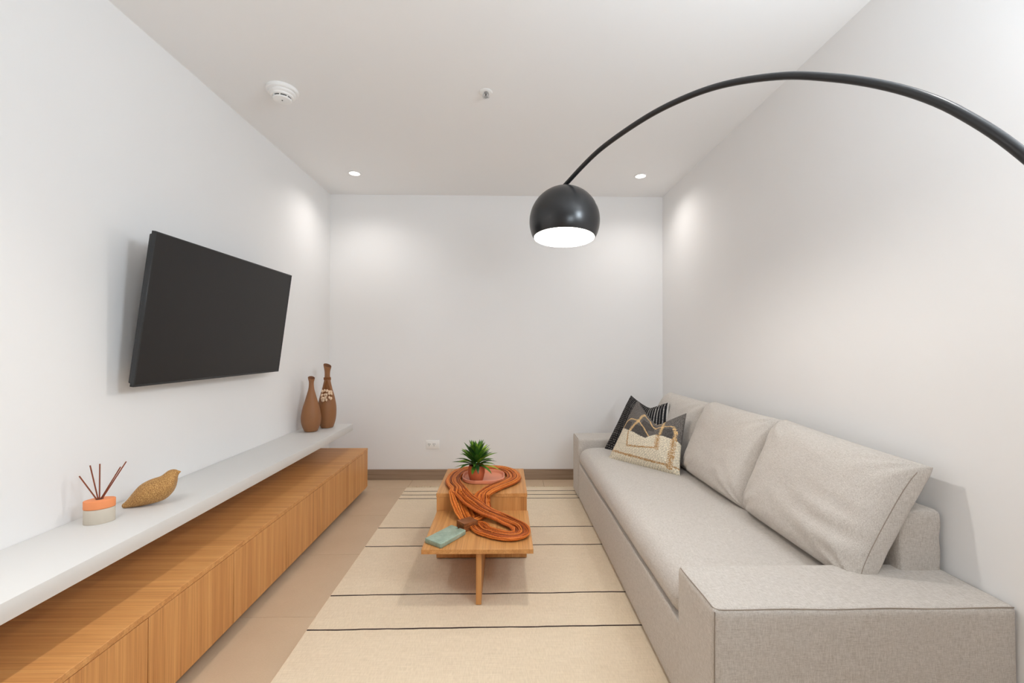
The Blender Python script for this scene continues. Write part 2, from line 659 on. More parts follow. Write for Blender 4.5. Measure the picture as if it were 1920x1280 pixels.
for a, b in zip(ys, ys[1:]):
    obj('door', box(CX - 0.020, CX - 0.001, a + 0.0016, b - 0.0016 if b < 3.6 else 3.6575, 0.046, 0.3435, 0.001, 1), M['oak_z'], t, (CX, (a + b) / 2, 0.05))

tag(obj('wall_shelf', box(XL + 0.001, -1.262, 0.10, 3.678, 0.5135, 0.5675, 0.0015, 2), M['white_lacquer'], None, (-1.43, 1.9, 0.5135)),
    'long thick white shelf fixed to left wall above the cabinet', 'shelf')

# ------------------------------------------------------------------ television
tv_c = Vector((-1.44794, 2.3458, 1.36406))
tilt, sw = 0.13, 0.0085
e_y = Vector((math.sin(sw), math.cos(sw), 0))
e_n = e_y.cross(Vector((0, 0, 1)))
e_z = Vector((0, 0, 1)) * math.cos(tilt) + e_n * math.sin(tilt)
e_x = e_y.cross(e_z).normalized()          # out of the screen, into the room
TVM = Matrix((( e_x.x, e_y.x, e_z.x), (e_x.y, e_y.y, e_z.y), (e_x.z, e_y.z, e_z.z)))


def tvbox(*a, **kw):
    b = box(*a, **kw)
    for v_ in b.verts:
        v_.co = TVM @ v_.co + tv_c
    return b


t = thing('television', tuple(tv_c), 'black flat screen television tilted down on the left wall', 'television')
w2, h2 = 0.5575, 0.3185
obj('rear_shell', tvbox(-0.034, -0.012, -w2 + 0.01, w2 - 0.01, -h2 + 0.01, h2 - 0.01, bev=0.006), M['tv_body'], t)
bm = tvbox(-0.016, 0.0, -w2, -w2 + 0.006, -h2, h2, bev=0.001, seg=1)
join(bm, tvbox(-0.016, 0.0, w2 - 0.006, w2, -h2, h2, bev=0.001, seg=1))
join(bm, tvbox(-0.016, 0.0, -w2, w2, h2 - 0.006, h2, bev=0.001, seg=1))
join(bm, tvbox(-0.016, 0.0, -w2, w2, -h2, -h2 + 0.009, bev=0.001, seg=1))
obj('bezel', bm, M['tv_body'], t)
obj('screen', tvbox(-0.013, -0.0012, -w2 + 0.005, w2 - 0.005, -h2 + 0.008, h2 - 0.005), M['tv_screen'], t, smooth=False)
obj('wall_bracket', box(XL + 0.001, -1.50, 2.16, 2.53, 1.29, 1.44, 0.003, 1), M['black_metal'], t)

# ------------------------------------------------------------------ things on the shelf
SZ = 0.5675


def vase_profile(h, k, pts):
    """pts: (height fraction, radius in mm) read off the vase outline, smoothed"""
    c = catmull([(r * 0.001 * k, z * h, 0) for z, r in pts], 4)
    out = [(0.0, 0.0), (c[0].x - 0.004, 0.0)]
    out += [(p.x, max(p.y, 0.003 if n_ == 0 else 0.004)) for n_, p in enumerate(c)]
    lip = c[-1].x
    out += [(lip * 0.97, h * 1.004)]
    return out


SHORT = [(0, 45), (0.08, 59), (0.155, 68), (0.24, 71), (0.325, 68.5), (0.453, 58.5), (0.582, 43.4), (0.71, 29.3), (0.80, 20.5), (0.88, 17.4), (0.93, 18.2), (0.97, 22), (1.0, 24.5)]
TALL = [(0, 46), (0.077, 59), (0.153, 67), (0.249, 70), (0.345, 68.5), (0.44, 61), (0.526, 52), (0.603, 41), (0.68, 32), (0.756, 24.5), (0.82, 20.5), (0.89, 20.5), (0.94, 24), (0.98, 28.5), (1.0, 29.5)]


def vase_inner(h, neck, lip):
    return [(lip * 0.96, h * 1.002), (lip * 0.82, h * 0.985), (neck * 0.86, h * 0.95), (neck * 0.72, h * 0.86), (neck * 0.6, h * 0.72), (0, h * 0.70)]


def slant(h, amt, ang):
    ca, sa = math.cos(ang), math.sin(ang)

    def f(c):
        w_ = max(0.0, (c.z / h - 0.86) / 0.14)
        c.z -= (c.x * ca + c.y * sa) * amt * w_
        return c
    return f


vx, vy, vh = -1.471, 3.362, 0.405
t = thing('short_vase', (vx, vy, SZ), 'shorter brown teardrop clay vase with slanted mouth on shelf', 'vase', 'brown vases on the shelf')
obj('vase_body', lathe(vase_profile(vh, 1.0, SHORT), 48, (vx, vy, SZ), None, slant(vh, 0.45, -0.9)), M['vase'], t)
obj('vase_mouth', lathe(vase_inner(vh, 0.0175, 0.0245), 48, (vx, vy, SZ), None, slant(vh, 0.45, -0.9)), M['vase_in'], t)
vx, vy, vh = -1.414, 3.520, 0.492
t = thing('tall_vase', (vx, vy, SZ), 'taller brown clay vase with a bunch of dried buds tied round its neck', 'vase', 'brown vases on the shelf')
obj('vase_body', lathe(vase_profile(vh, 1.0, TALL), 48, (vx, vy, SZ), None, slant(vh, 0.5, -0.6)), M['vase'], t)
obj('vase_mouth', lathe(vase_inner(vh, 0.0205, 0.0295), 48, (vx, vy, SZ), None, slant(vh, 0.5, -0.6)), M['vase_in'], t)
pts = []
for i in range(61):
    a = i / 60 * 3 * 2 * PI
    pts.append((vx + 0.0245 * math.cos(a), vy + 0.0245 * math.sin(a), SZ + 0.378 + 0.020 * i / 60))
obj('twine_wrap', tube(pts, 0.0035, 6), M['twine'], t)
fr = Vector((0.30, -0.95, 0)).normalized()
sd = Vector((0.95, 0.30, 0))
rr = random.Random(5)


def vr(z):  # radius of the tall vase body at height z (for resting the bunch on it)
    prof = vase_profile(vh, 1.0, TALL)
    for (ra, za), (rb, zb) in zip(prof[2:], prof[3:]):
        if za <= z <= zb:
            return ra + (rb - ra) * (z - za) / max(zb - za, 1e-6)
    return 0.03


for i in range(18):
    row = i // 5
    s_ = ((i % 5) - 2 + rr.uniform(-.3, .3)) * 0.0165
    z = 0.302 - row * 0.024 + rr.uniform(-.006, .006) - abs(s_) * 0.15
    rv = vr(z) + 0.012 + rr.uniform(0, 0.012)
    c_ = Vector((vx, vy, SZ + z)) + sd * s_ + fr * math.sqrt(max(rv * rv - s_ * s_, 0.0004))
    top = Vector((vx, vy, SZ + 0.375)) + fr * 0.030 + sd * s_ * 0.12
    mid = top.lerp(c_, 0.5) + fr * 0.004
    obj('stem', tube([top, mid, c_], 0.0012, 5), M['twine'], t)
    d = ((c_ - top).normalized() + sd * rr.uniform(-.5, .5)).normalized()
    q = d.to_track_quat('Z', 'Y').to_matrix()
    obj('bud', lathe([(0, -0.006), (0.005, -0.003), (0.0095, 0.004), (0.0085, 0.011), (0.004, 0.018), (0, 0.021)], 10, tuple(c_), q), M['bud'], t, label='pale dried bud')

# reed diffuser
dc = Vector((-1.487, 1.640, SZ))
ang = math.radians(33)
t = thing('reed_diffuser', tuple(dc), 'oval diffuser jar, grey base with orange lid, on shelf', 'diffuser')


def lens(a, b, n=48, p=2.0):
    out = []
    for i in range(n):
        th = 2 * PI * i / n
        x = a * math.copysign(abs(math.cos(th)) ** (2 / p), math.cos(th))
        y = b * math.copysign(abs(math.sin(th)) ** (2 / p), math.sin(th))
        out.append((dc.x + x * math.cos(ang) - y * math.sin(ang), dc.y + x * math.sin(ang) + y * math.cos(ang)))
    return out


obj('jar_base', extrude_poly(lens(0.0445, 0.0305, p=1.75), SZ, SZ + 0.0525, 0.0015), M['diff_grey'], t)
obj('jar_lid', extrude_poly(lens(0.0453, 0.0312, p=1.75), SZ + 0.053, SZ + 0.0845, 0.003, 3), M['diff_orange'], t, label='orange lid')
hole = lathe([(0, 0.0851), (0.0115, 0.0851), (0.0115, 0.0841), (0, 0.0841)], 24, (0, 0, 0))
for v_ in hole.verts:
    x, y = v_.co.x, v_.co.y * 0.8
    v_.co = Vector((dc.x + x * math.cos(ang) - y * math.sin(ang), dc.y + x * math.sin(ang) + y * math.cos(ang), SZ + v_.co.z))
obj('lid_opening', hole, M['slot_dark'], t, label='dark hole in the lid')
vr_ = Vector((0.72, 0.69, 0)).normalized()      # roughly sideways as seen from the room
vr_ = Vector((math.cos(math.radians(33)), math.sin(math.radians(33)), 0))
vd_ = Vector((-vr_.y, vr_.x, 0))
reeds = [(-0.057, 0.010, 0.0900, 'leftmost brown reed stick, leaning far left in the diffuser'),
         (-0.029, 0.012, 0.124, 'brown reed stick second from left, leaning slightly left in the diffuser'),
         (0.001, -0.010, 0.130, 'upright brown reed stick in the middle of the diffuser'),
         (0.054, 0.022, 0.104, 'shorter brown reed stick leaning right, behind the rightmost one in the diffuser'),
         (0.074, -0.010, 0.128, 'rightmost brown reed stick, leaning far right in the diffuser')]
for i, (sx_, sd_, hz, lab) in enumerate(reeds):
    o0 = dc + vr_ * (-0.0075 + 0.0037 * i) + vd_ * (0.003 if i == 3 else -0.002) + Vector((0, 0, 0.0853))
    o1 = dc + vr_ * sx_ + vd_ * sd_ + Vector((0, 0, 0.0853 + hz))
    b = tube([o0, o0.lerp(o1, 0.5), o1], 0.0021, 8)
    tag(obj('reed_stick', b, M['reed'], None, tuple(o0)), lab, 'reed stick', 'reed sticks in the diffuser')

# bird
bc = Vector((-1.437, 1.818, SZ))
ax = Vector((math.cos(math.radians(26)), math.sin(math.radians(26)), 0))
side = Vector((-ax.y, ax.x, 0))
BIRD = [(700, 668, 690), (708, 660, 703), (725, 648, 710), (760, 616, 712), (800, 570, 712), (850, 515, 711), (900, 465, 709), (950, 430, 706), (1000, 403, 701), (1060, 378, 693), (1120, 357, 683),
        (1160, 334, 673), (1200, 302, 660), (1230, 280, 644), (1260, 267, 620), (1290, 262, 588), (1315, 264, 555), (1335, 269, 508), (1347, 275, 450), (1356, 281, 392), (1366, 286, 350), (1380, 292, 325), (1391, 298, 313), (1398, 302, 306)]
bp_ = catmull(BIRD, 3)
bm = bmesh.new()
rings = []
KX, KZ = 0.000272, 0.000300
for q in bp_:
    zt, zb = max(712 - q.y, 1) * KZ, max(712 - q.z, 0) * KZ
    zt *= 1 + 0.14 * max(0.0, min(1.0, (1180 - q.x) / 330.0))
    hh = max((zt - zb) / 2, 0.0008)
    cz = (zt + zb) / 2
    xx = (q.x - 1050) * KX
    ring = []
    latm = min(hh * 0.92, 0.047)
    for j in range(28):
        a = 2 * PI * j / 28
        sa, ca = math.sin(a), math.cos(a)
        up = cz + hh * sa
        f_ = 1.0
        if q.x > 1120 and up > 0.085:
            f_ = 1 - 0.42 * min(1, (up - 0.085) / 0.04) * min(1, (q.x - 1120) / 80)
        ring.append(bm.verts.new(bc + ax * xx + side * latm * f_ * ca + Vector((0, 0, max(up, 0.0008)))))
    rings.append(ring)
for p, q in zip(rings, rings[1:]):
    for j in range(28):
        bm.faces.new((p[j], p[(j + 1) % 28], q[(j + 1) % 28], q[j]))
bm.faces.new(rings[0])
bm.faces.new(rings[-1])
bmesh.ops.recalc_face_normals(bm, faces=bm.faces[:])
tag(obj('bird_figurine', bm, M['bird'], None, tuple(bc)), 'small speckled gold brown bird figurine on the white shelf', 'figurine')

# ------------------------------------------------------------------ rug
RX0, RX1, RY0, RY1 = -0.838, 0.86, 0.70, 3.775
t = thing('rug', (0.0, 2.2, 0.0), 'cream flatweave rug with thin dark stripes and short fringe under the table', 'rug')
bm = bmesh.new()
nx, ny = 24, 60


def rug_z(x, y):
    return 0.006 + 0.0012 * noise.noise(Vector((x * 2.0, y * 2.0, 0)))


def rug_edge(y):
    return 0.006 * noise.noise(Vector((0, y * 1.7, 3.1)))


gv = [[None] * (nx + 1) for _ in range(ny + 1)]
for j in range(ny + 1):
    for i in range(nx + 1):
        y = RY0 + (RY1 - RY0) * j / ny
        x = RX0 + (RX1 - RX0) * i / nx + rug_edge(y) * (1 - i / nx)
        gv[j][i] = bm.verts.new((x, y, rug_z(x, y)))
for j in range(ny):
    for i in range(nx):
        bm.faces.new((gv[j][i], gv[j][i + 1], gv[j + 1][i + 1], gv[j + 1][i]))
r_ = bmesh.ops.extrude_face_region(bm, geom=bm.faces[:])
for e in r_['geom']:
    if isinstance(e, bmesh.types.BMVert):
        e.co.z = 0.0004
bmesh.ops.recalc_face_normals(bm, faces=bm.faces[:])
obj('rug_weave', bm, M['rug'], t)
for n_, (y0, th) in enumerate([(3.675, 0.007), (3.585, 0.007), (3.50, 0.007), (2.945, 0.0075), (2.675, 0.0075), (2.157, 0.0075), (1.898, 0.0075), (1.375, 0.0075), (1.11, 0.0075)]):
    b = bmesh.new()
    lo, hi, l2, h2_ = [], [], [], []
    N = 110
    for i in range(N + 1):
        x = RX0 + 0.002 + rug_edge(y0) + (RX1 - RX0 - 0.004) * i / N
        y = y0 + 0.011 * (x + 0.1) * (1 if n_ > 2 else 0.1) + 0.0035 * noise.noise(Vector((x * 5.0, y0 * 9.0, 1.0))) + 0.0015 * noise.noise(Vector((x * 19.0, y0 * 9.0, 4.0)))
        w_ = th * (0.38 + 0.11 * noise.noise(Vector((x * 14.0, y0 * 3.0, 8.0))))
        z = rug_z(x, y) + 0.0016
        lo.append(b.verts.new((x, y - w_, z)))
        hi.append(b.verts.new((x, y + w_, z)))
        l2.append(b.verts.new((x, y - w_, z - 0.0025)))
        h2_.append(b.verts.new((x, y + w_, z - 0.0025)))
    for i in range(N):
        b.faces.new((lo[i], lo[i + 1], hi[i + 1], hi[i]))
        b.faces.new((l2[i], l2[i + 1], lo[i + 1], lo[i]))
        b.faces.new((hi[i], hi[i + 1], h2_[i + 1], h2_[i]))
    bmesh.ops.recalc_face_normals(b, faces=b.faces[:])
    obj('stripe', b, M['rug_line'], t, label='dark woven stripe')
b = bmesh.new()
rr = random.Random(3)
for i in range(210):
    x = RX0 + 0.006 + (RX1 - RX0 - 0.012) * i / 209
    L = rr.uniform(0.018, 0.036)
    dx = rr.uniform(-0.010, 0.010)
    tube([(x, RY1 - 0.002, 0.005), (x + dx * .5, RY1 + L * .5, 0.006 + rr.uniform(0, .006)), (x + dx, RY1 + L, 0.003)], 0.0022, 4, b)
tag(obj('fringe', b, M['fringe'], t), 'short cream knotted fringe', None, None, 'stuff')

# ------------------------------------------------------------------ coffee table
t = thing('coffee_table', (-0.125, 2.5, 0.008), 'two level oak coffee table with raised box end on the rug', 'coffee table')
RZ = 0.0075
obj('box_top', box(-0.386, 0.132, 2.505, 3.008, 0.357, 0.379, 0.0012, 1), M['table_y'], t)
obj('box_front', box(-0.384, 0.130, 2.507, 2.527, RZ + 0.006, 0.3568, 0.001, 1), M['table_z'], t)
obj('box_back', box(-0.384, 0.130, 2.986, 3.006, RZ + 0.006, 0.3568, 0.001, 1), M['table_z'], t)
obj('box_side', box(-0.384, -0.364, 2.5275, 2.9855, RZ + 0.006, 0.3568, 0.001, 1), M['table_z'], t)
obj('box_side', box(0.110, 0.130, 2.5275, 2.9855, RZ + 0.006, 0.3568, 0.001, 1), M['table_z'], t)
for x in (-0.33, 0.076):
    for y in (2.53, 2.96):
        obj('glide', lathe([(0, 0), (0.012, 0), (0.012, 0.0062), (0, 0.0062)], 14, (x, y, RZ)), M['plastic_white'], t, label='small pale foot glide')
obj('low_top', box(-0.381, 0.136, 2.028, 2.506, 0.2595, 0.281, 0.0012, 1), M['table_y'], t)
obj('fin_leg', box(-0.1305, -0.1055, 2.062, 2.506, RZ, 0.2594, 0.001, 1), M['table_z'], t)

# tray
tc = Vector((-0.130, 2.785, 0.379))


def stadium(a, b, r, n=14):
    """rounded rectangle outline, centred on the tray"""
    out = []
    for qx, qy, s0 in ((1, 1, 0), (-1, 1, PI / 2), (-1, -1, PI), (1, -1, 3 * PI / 2)):
        for i in range(n + 1):
            th = s0 + PI / 2 * i / n
            out.append((tc.x + qx * (a - r) + r * math.cos(th), tc.y + qy * (b - r) + r * math.sin(th)))
    return out


t = thing('oval_tray', tuple(tc), 'round edged terracotta tray under the plant on raised table end', 'tray')
bm = bmesh.new()
loops = []
for a, b, r, z in ((0.126, 0.118, 0.090, 0.0005), (0.131, 0.123, 0.094, 0.004), (0.133, 0.125, 0.096, 0.021), (0.131, 0.123, 0.094, 0.0235), (0.127, 0.119, 0.091, 0.0235), (0.124, 0.116, 0.088, 0.020), (0.121, 0.113, 0.085, 0.0085), (0.117, 0.109, 0.081, 0.0065)):
    loops.append([bm.verts.new((x, y, tc.z + z)) for x, y in stadium(a, b, r)])
for p, q in zip(loops, loops[1:]):
    n_ = len(p)
    for i in range(n_):
        bm.faces.new((p[i], p[(i + 1) % n_], q[(i + 1) % n_], q[i]))
bm.faces.new(loops[-1])
bm.faces.new(list(reversed(loops[0])))
bmesh.ops.recalc_face_normals(bm, faces=bm.faces[:])
obj('tray_dish', bm, M['terra_tray'], t)

# plant
pc = Vector((-0.172, 2.720, 0.3862))
t = thing('potted_plant', tuple(pc), 'bushy green plant with pointed leaves in terracotta pot on tray', 'plant')
obj('pot', lathe([(0, 0), (0.036, 0), (0.040, 0.004), (0.048, 0.030), (0.0525, 0.055), (0.0515, 0.075), (0.046, 0.090), (0.0455, 0.096), (0.042, 0.096), (0.043, 0.088), (0, 0.084)], 40, tuple(pc)), M['terracotta'], t)
obj('soil', lathe([(0.0425, 0.0845), (0.03, 0.089), (0, 0.090)], 24, tuple(pc)), M['soil'], t, label='dark soil')
rr = random.Random(11)


def leaf(root, az, elev, L, w, droop):
    b = bmesh.new()
    dr = Vector((math.cos(az), math.sin(az), 0))
    sd = Vector((-dr.y, dr.x, 0))
    n_ = 6
    rows = []
    p = Vector(root)
    e = elev
    for i in range(n_ + 1):
        s = i / n_
        wd = w * (math.sin(PI * min(1, 0.12 + 0.88 * s)) ** 0.8) if i < n_ else 0.0006
        d = dr * math.cos(e) + Vector((0, 0, 1)) * math.sin(e)
        nrm = Vector((0, 0, 1)) * math.cos(e) - dr * math.sin(e)
        rows.append((b.verts.new(p - sd * wd + nrm * wd * 0.35), b.verts.new(p), b.verts.new(p + sd * wd + nrm * wd * 0.35)))
        p = p + d * (L / n_)
        e -= droop / n_
    for a, c in zip(rows, rows[1:]):
        b.faces.new((a[0], a[1], c[1], c[0]))
        b.faces.new((a[1], a[2], c[2], c[1]))
    return b


for i in range(84):
    q = i / 83.0
    az = i * 2.39996 + rr.uniform(-.3, .3)
    elev = math.radians(-2 + 88 * q ** 0.75 + rr.uniform(-8, 8))
    L = rr.uniform(0.085, 0.125) * (1.12 - 0.18 * q)
    z0 = 0.094 + 0.055 * q
    root = pc + Vector((math.cos(az) * 0.022 * (1 - q * .4), math.sin(az) * 0.022 * (1 - q * .4), z0))
    obj('leaf', leaf(root, az, elev, L, rr.uniform(0.0105, 0.0150), rr.uniform(0.2, 0.9) * (1 - 0.5 * q)), M['leaf'], t, tuple(root))
for a, b in ((0.4, 0.01), (2.6, 0.008), (4.4, 0.009)):
    o0 = pc + Vector((math.cos(a) * .012, math.sin(a) * .012, 0.085))
    obj('stalk', tube([o0, o0 + Vector((b * math.cos(a), b * math.sin(a), 0.075))], 0.005, 8), M['leaf'], t)

# ------------------------------------------------------------------ coil of cords
# centre line: along the block, round the near loop, up the left, round the back, down the right
LOOP = [(-0.160, 2.292, 0.287), (-0.128, 2.268, 0.288), (-0.106, 2.215, 0.288), (-0.066, 2.184, 0.288), (-0.022, 2.156, 0.288), (0.030, 2.142, 0.288), (0.072, 2.152, 0.288),
        (0.086, 2.195, 0.288), (0.072, 2.250, 0.289), (0.026, 2.302, 0.291), (-0.028, 2.350, 0.297), (-0.094, 2.372, 0.316)]
LEFT_G1 = [(-0.148, 2.398, 0.338), (-0.200, 2.442, 0.360), (-0.246, 2.494, 0.383)]
TOP = [(-0.272, 2.555, 0.3845), (-0.306, 2.650, 0.3845), (-0.316, 2.757, 0.3845), (-0.298, 2.858, 0.3845), (-0.255, 2.935, 0.3845), (-0.185, 2.964, 0.3845), (-0.100, 2.970, 0.3845),
       (-0.012, 2.950, 0.3845), (0.045, 2.868, 0.3845), (0.062, 2.755, 0.3845), (0.030, 2.672, 0.3845), (-0.036, 2.590, 0.3845), (-0.088, 2.512, 0.3845)]
RIGHT = [(-0.118, 2.486, 0.366), (-0.126, 2.462, 0.338), (-0.124, 2.436, 0.310), (-0.134, 2.405, 0.290), (-0.160, 2.370, 0.287), (-0.185, 2.340, 0.287)]
LEFT_G2 = [(-0.190, 2.335, 0.288), (-0.216, 2.387, 0.312), (-0.242, 2.440, 0.345), (-0.264, 2.494, 0.380)]
t = thing('cord_coil', (-0.10, 2.5, 0.281), 'long loops of orange brown braided cords draped over both table levels', 'cord coil')
rr = random.Random(21)
NC = 46
for ci in range(NC):
    g2 = ci >= 26
    if not g2:
        path = LOOP + LEFT_G1 + TOP + RIGHT
        wid = [0.018] + [0.045] * (len(LOOP) - 3) + [0.044, 0.048] + [0.050, 0.048, 0.044] + [0.042] * len(TOP) + [0.048] * 3 + [0.044] * (len(RIGHT) - 3)
        idx, tot = ci, 26
    else:
        path = LEFT_G2 + TOP + RIGHT
        wid = [0.046] * len(LEFT_G2) + [0.042] * len(TOP) + [0.048] * 3 + [0.044] * (len(RIGHT) - 3)
        idx, tot = ci - 26, 20
    per_layer = 12 if not g2 else 10
    layer = idx // per_layer
    uu = -1 + 2 * ((idx % per_layer) + 0.5 * (layer % 2) + 0.3) / per_layer
    lift = 0.0044 + layer * 0.0062 * (1 - 0.35 * uu * uu)
    if g2:
        lift += 0.004
    C_ = catmull(path, 14)
    Wd = catmull([(w_, 0, 0) for w_ in wid], 14)
    off_pts = []
    ph = rr.uniform(0, 50)
    n_ = len(C_)
    for i, p in enumerate(C_):
        tg = C_[min(i + 1, n_ - 1)] - C_[max(i - 1, 0)]
        lat = Vector((-tg.y, tg.x, 0))
        lat = lat.normalized() if lat.length > 1e-6 else Vector((1, 0, 0))
        wob = 0.22 * noise.noise(Vector((i * 0.021, ph, 0))) + 0.10 * noise.noise(Vector((i * 0.09, ph, 5)))
        u_ = max(-1.12, min(1.12, uu + wob))
        if g2 and i > len(LEFT_G2) * 14 * 0.8:
            u_ *= 0.95
        z = p.z + lift + 0.0025 * noise.noise(Vector((i * 0.06, ph, 9)))
        off_pts.append(Vector((p.x, p.y, 0)) + lat * u_ * Wd[i].x + Vector((0, 0, z)))
    off_pts = resample(off_pts, 420 if not g2 else 300)
    rad0 = rr.uniform(0.0038, 0.0048)
    b = tube(off_pts, lambda i: rad0 * (1 + 0.13 * math.sin(i * 2.1)), 5)
    obj('cord', b, M['cord'], t)

# wooden block
bk = [(-0.243, 2.262), (-0.178, 2.312), (-0.135, 2.262), (-0.200, 2.212)]
t_ = tag(obj('wooden_block', extrude_poly(bk, 0.2814, 0.3235, 0.0015), M['block'], None, (-0.19, 2.262, 0.2814)), 'small dark wooden block beside the cords on lower table level', 'block')
# green slab with a notch
A_, B_, C2, D_ = Vector((-0.378, 2.098)), Vector((-0.291, 2.034)), Vector((-0.188, 2.190)), Vector((-0.270, 2.256))
outl = []


def roundc(p, a, b, r=0.008):
    da, db = (a - p).normalized(), (b - p).normalized()
    o_ = []
    for i in range(5):
        s = i / 4
        o_.append(((p + da * r * (1 - s) ** 2 + db * r * s ** 2).x, (p + da * r * (1 - s) ** 2 + db * r * s ** 2).y))
    return o_


outl += roundc(A_, D_, B_) + roundc(B_, A_, C2) + roundc(C2, B_, D_)
m1, m2 = C2.lerp(D_, 0.42), C2.lerp(D_, 0.56)
inn = ((A_ + B_) / 2 - (C2 + D_) / 2).normalized() * 0.020
for q in (m1, m1 + inn, m1.lerp(m2, .5) + inn * 1.25, m2 + inn, m2):
    outl.append((q.x, q.y))
outl += roundc(D_, C2, A_)
t = thing('stone_slab', ((A_.x + C2.x) / 2, (A_.y + C2.y) / 2, 0.2814), 'green marbled stone slab with notched end on lower table level', 'stone slab')
obj('slab', extrude_poly(outl, 0.2814, 0.3035, 0.0035, 3), M['green'], t)
mm = m1.lerp(m2, .5)
obj('string', tube([(mm.x + inn.x * 1.1, mm.y + inn.y * 1.1, 0.292), (mm.x, mm.y, 0.2965), (mm.x + 0.006, mm.y + 0.012, 0.290)], 0.0025, 6), M['string'], t, label='dark string through the notch')

# ------------------------------------------------------------------ sofa
SX0, SX1, SY0, SY1 = 0.585, 1.446, 1.219, 3.722
t = thing('sofa', ((SX0 + SX1) / 2, 2.47, 0.0), 'long light grey linen sofa with low square arms along the right wall', 'sofa')


def ripple(amp, fx, fy, fz, seed):
    def f(c):
        n_ = noise.noise_vector(Vector((c.x * fx + seed, c.y * fy, c.z * fz)))
        return c + n_ * amp
    return f


obj('base', rounded(SX0 + 0.004, SX1, 1.468, 3.478, 0.022, 0.290, 0.012, 10), M['linen'], t)
arm_r = 0.018
for y0, y1, nm in ((SY0, 1.476, 'near'), (3.468, SY1, 'far')):
    a_ = obj('arm', rounded(SX0, SX1 + 0.010, y0, y1, 0.014, 0.484, arm_r, 22, ripple(0.0022, 5, 5, 4, y0)), M['linen'], t)
    k_ = arm_r * 0.29
    ins = 0.005
    rc = 0.018
    yf, yr = (y0 + ins, y1 - 0.02) if nm == 'near' else (y1 - ins, y0 + 0.02)
    dsn = 1 if nm == 'near' else -1
    sm = [(SX1 - ins + 0.006, yf, 0.4795), (SX0 + ins + rc, yf, 0.4795)]
    for i in range(1, 7):
        th = PI / 2 * i / 6
        sm.append((SX0 + ins + rc - rc * math.sin(th), yf + dsn * rc * (1 - math.cos(th)), 0.4795))
    sm.append((SX0 + ins, yr, 0.4795))
    sm = resample([Vector(p) for p in sm], 120)
    rp = ripple(0.0022, 5, 5, 4, y0)
    obj('piping', tube([rp(p) + Vector((0, 0, 0.0010 * math.sin(i * .2))) for i, p in enumerate(sm)], 0.0016, 6), M['seam'], a_, label='dark top seam')
    yy = y0 if nm == 'near' else y1
    dy = 0.0048 if nm == 'near' else -0.0048
    obj('corner_seam', tube([rp(Vector((SX0 + 0.0048, yy + dy, 0.474 - 0.02 * i))) for i in range(23)], 0.0016, 6), M['seam'], a_)
obj('backrest_frame', rounded(1.302, SX1, 1.424, 3.515, 0.27, 0.678, 0.016, 20, ripple(0.005, 8, 6, 16, 4.0)), M['linen'], t)


def seatwarp(c):
    x0, x1, y0, y1 = 0.583, 1.30, 1.477, 3.466
    u_ = (c.x - x0) / (x1 - x0)
    v_ = (c.y - y0) / (y1 - y0)
    if c.z > 0.36:
        c.z += 0.014 * max(0, math.sin(PI * min(1, max(0, v_)))) ** 0.35 * (1 - 0.4 * u_)
        c.z += 0.0035 * noise.noise(Vector((c.x * 2.5, c.y * 3.5, 2.0)))
        # soft waterfall front edge
        q = max(0, 1 - u_ / 0.20)
        c.z -= 0.030 * q ** 2
        # corners of the cushion drop by the arms
        e = min(c.y - y0, y1 - c.y)
        c.z -= 0.018 * max(0, 1 - e / 0.09) ** 2
    c.x += 0.004 * noise.noise(Vector((c.y * 5, c.z * 4, 0)))
    return c


obj('seat_cushion', rounded(0.583, 1.30, 1.480, 3.463, 0.288, 0.426, 0.055, 30, seatwarp), M['linen'], t)
for x in (0.68, 1.33):
    for y in (1.33, 3.6):
        obj('foot', box(x - .03, x + .03, y - .03, y + .03, 0.0075 if x < 0.86 else 0.0005, 0.020), M['dark_gap'], t, smooth=False)


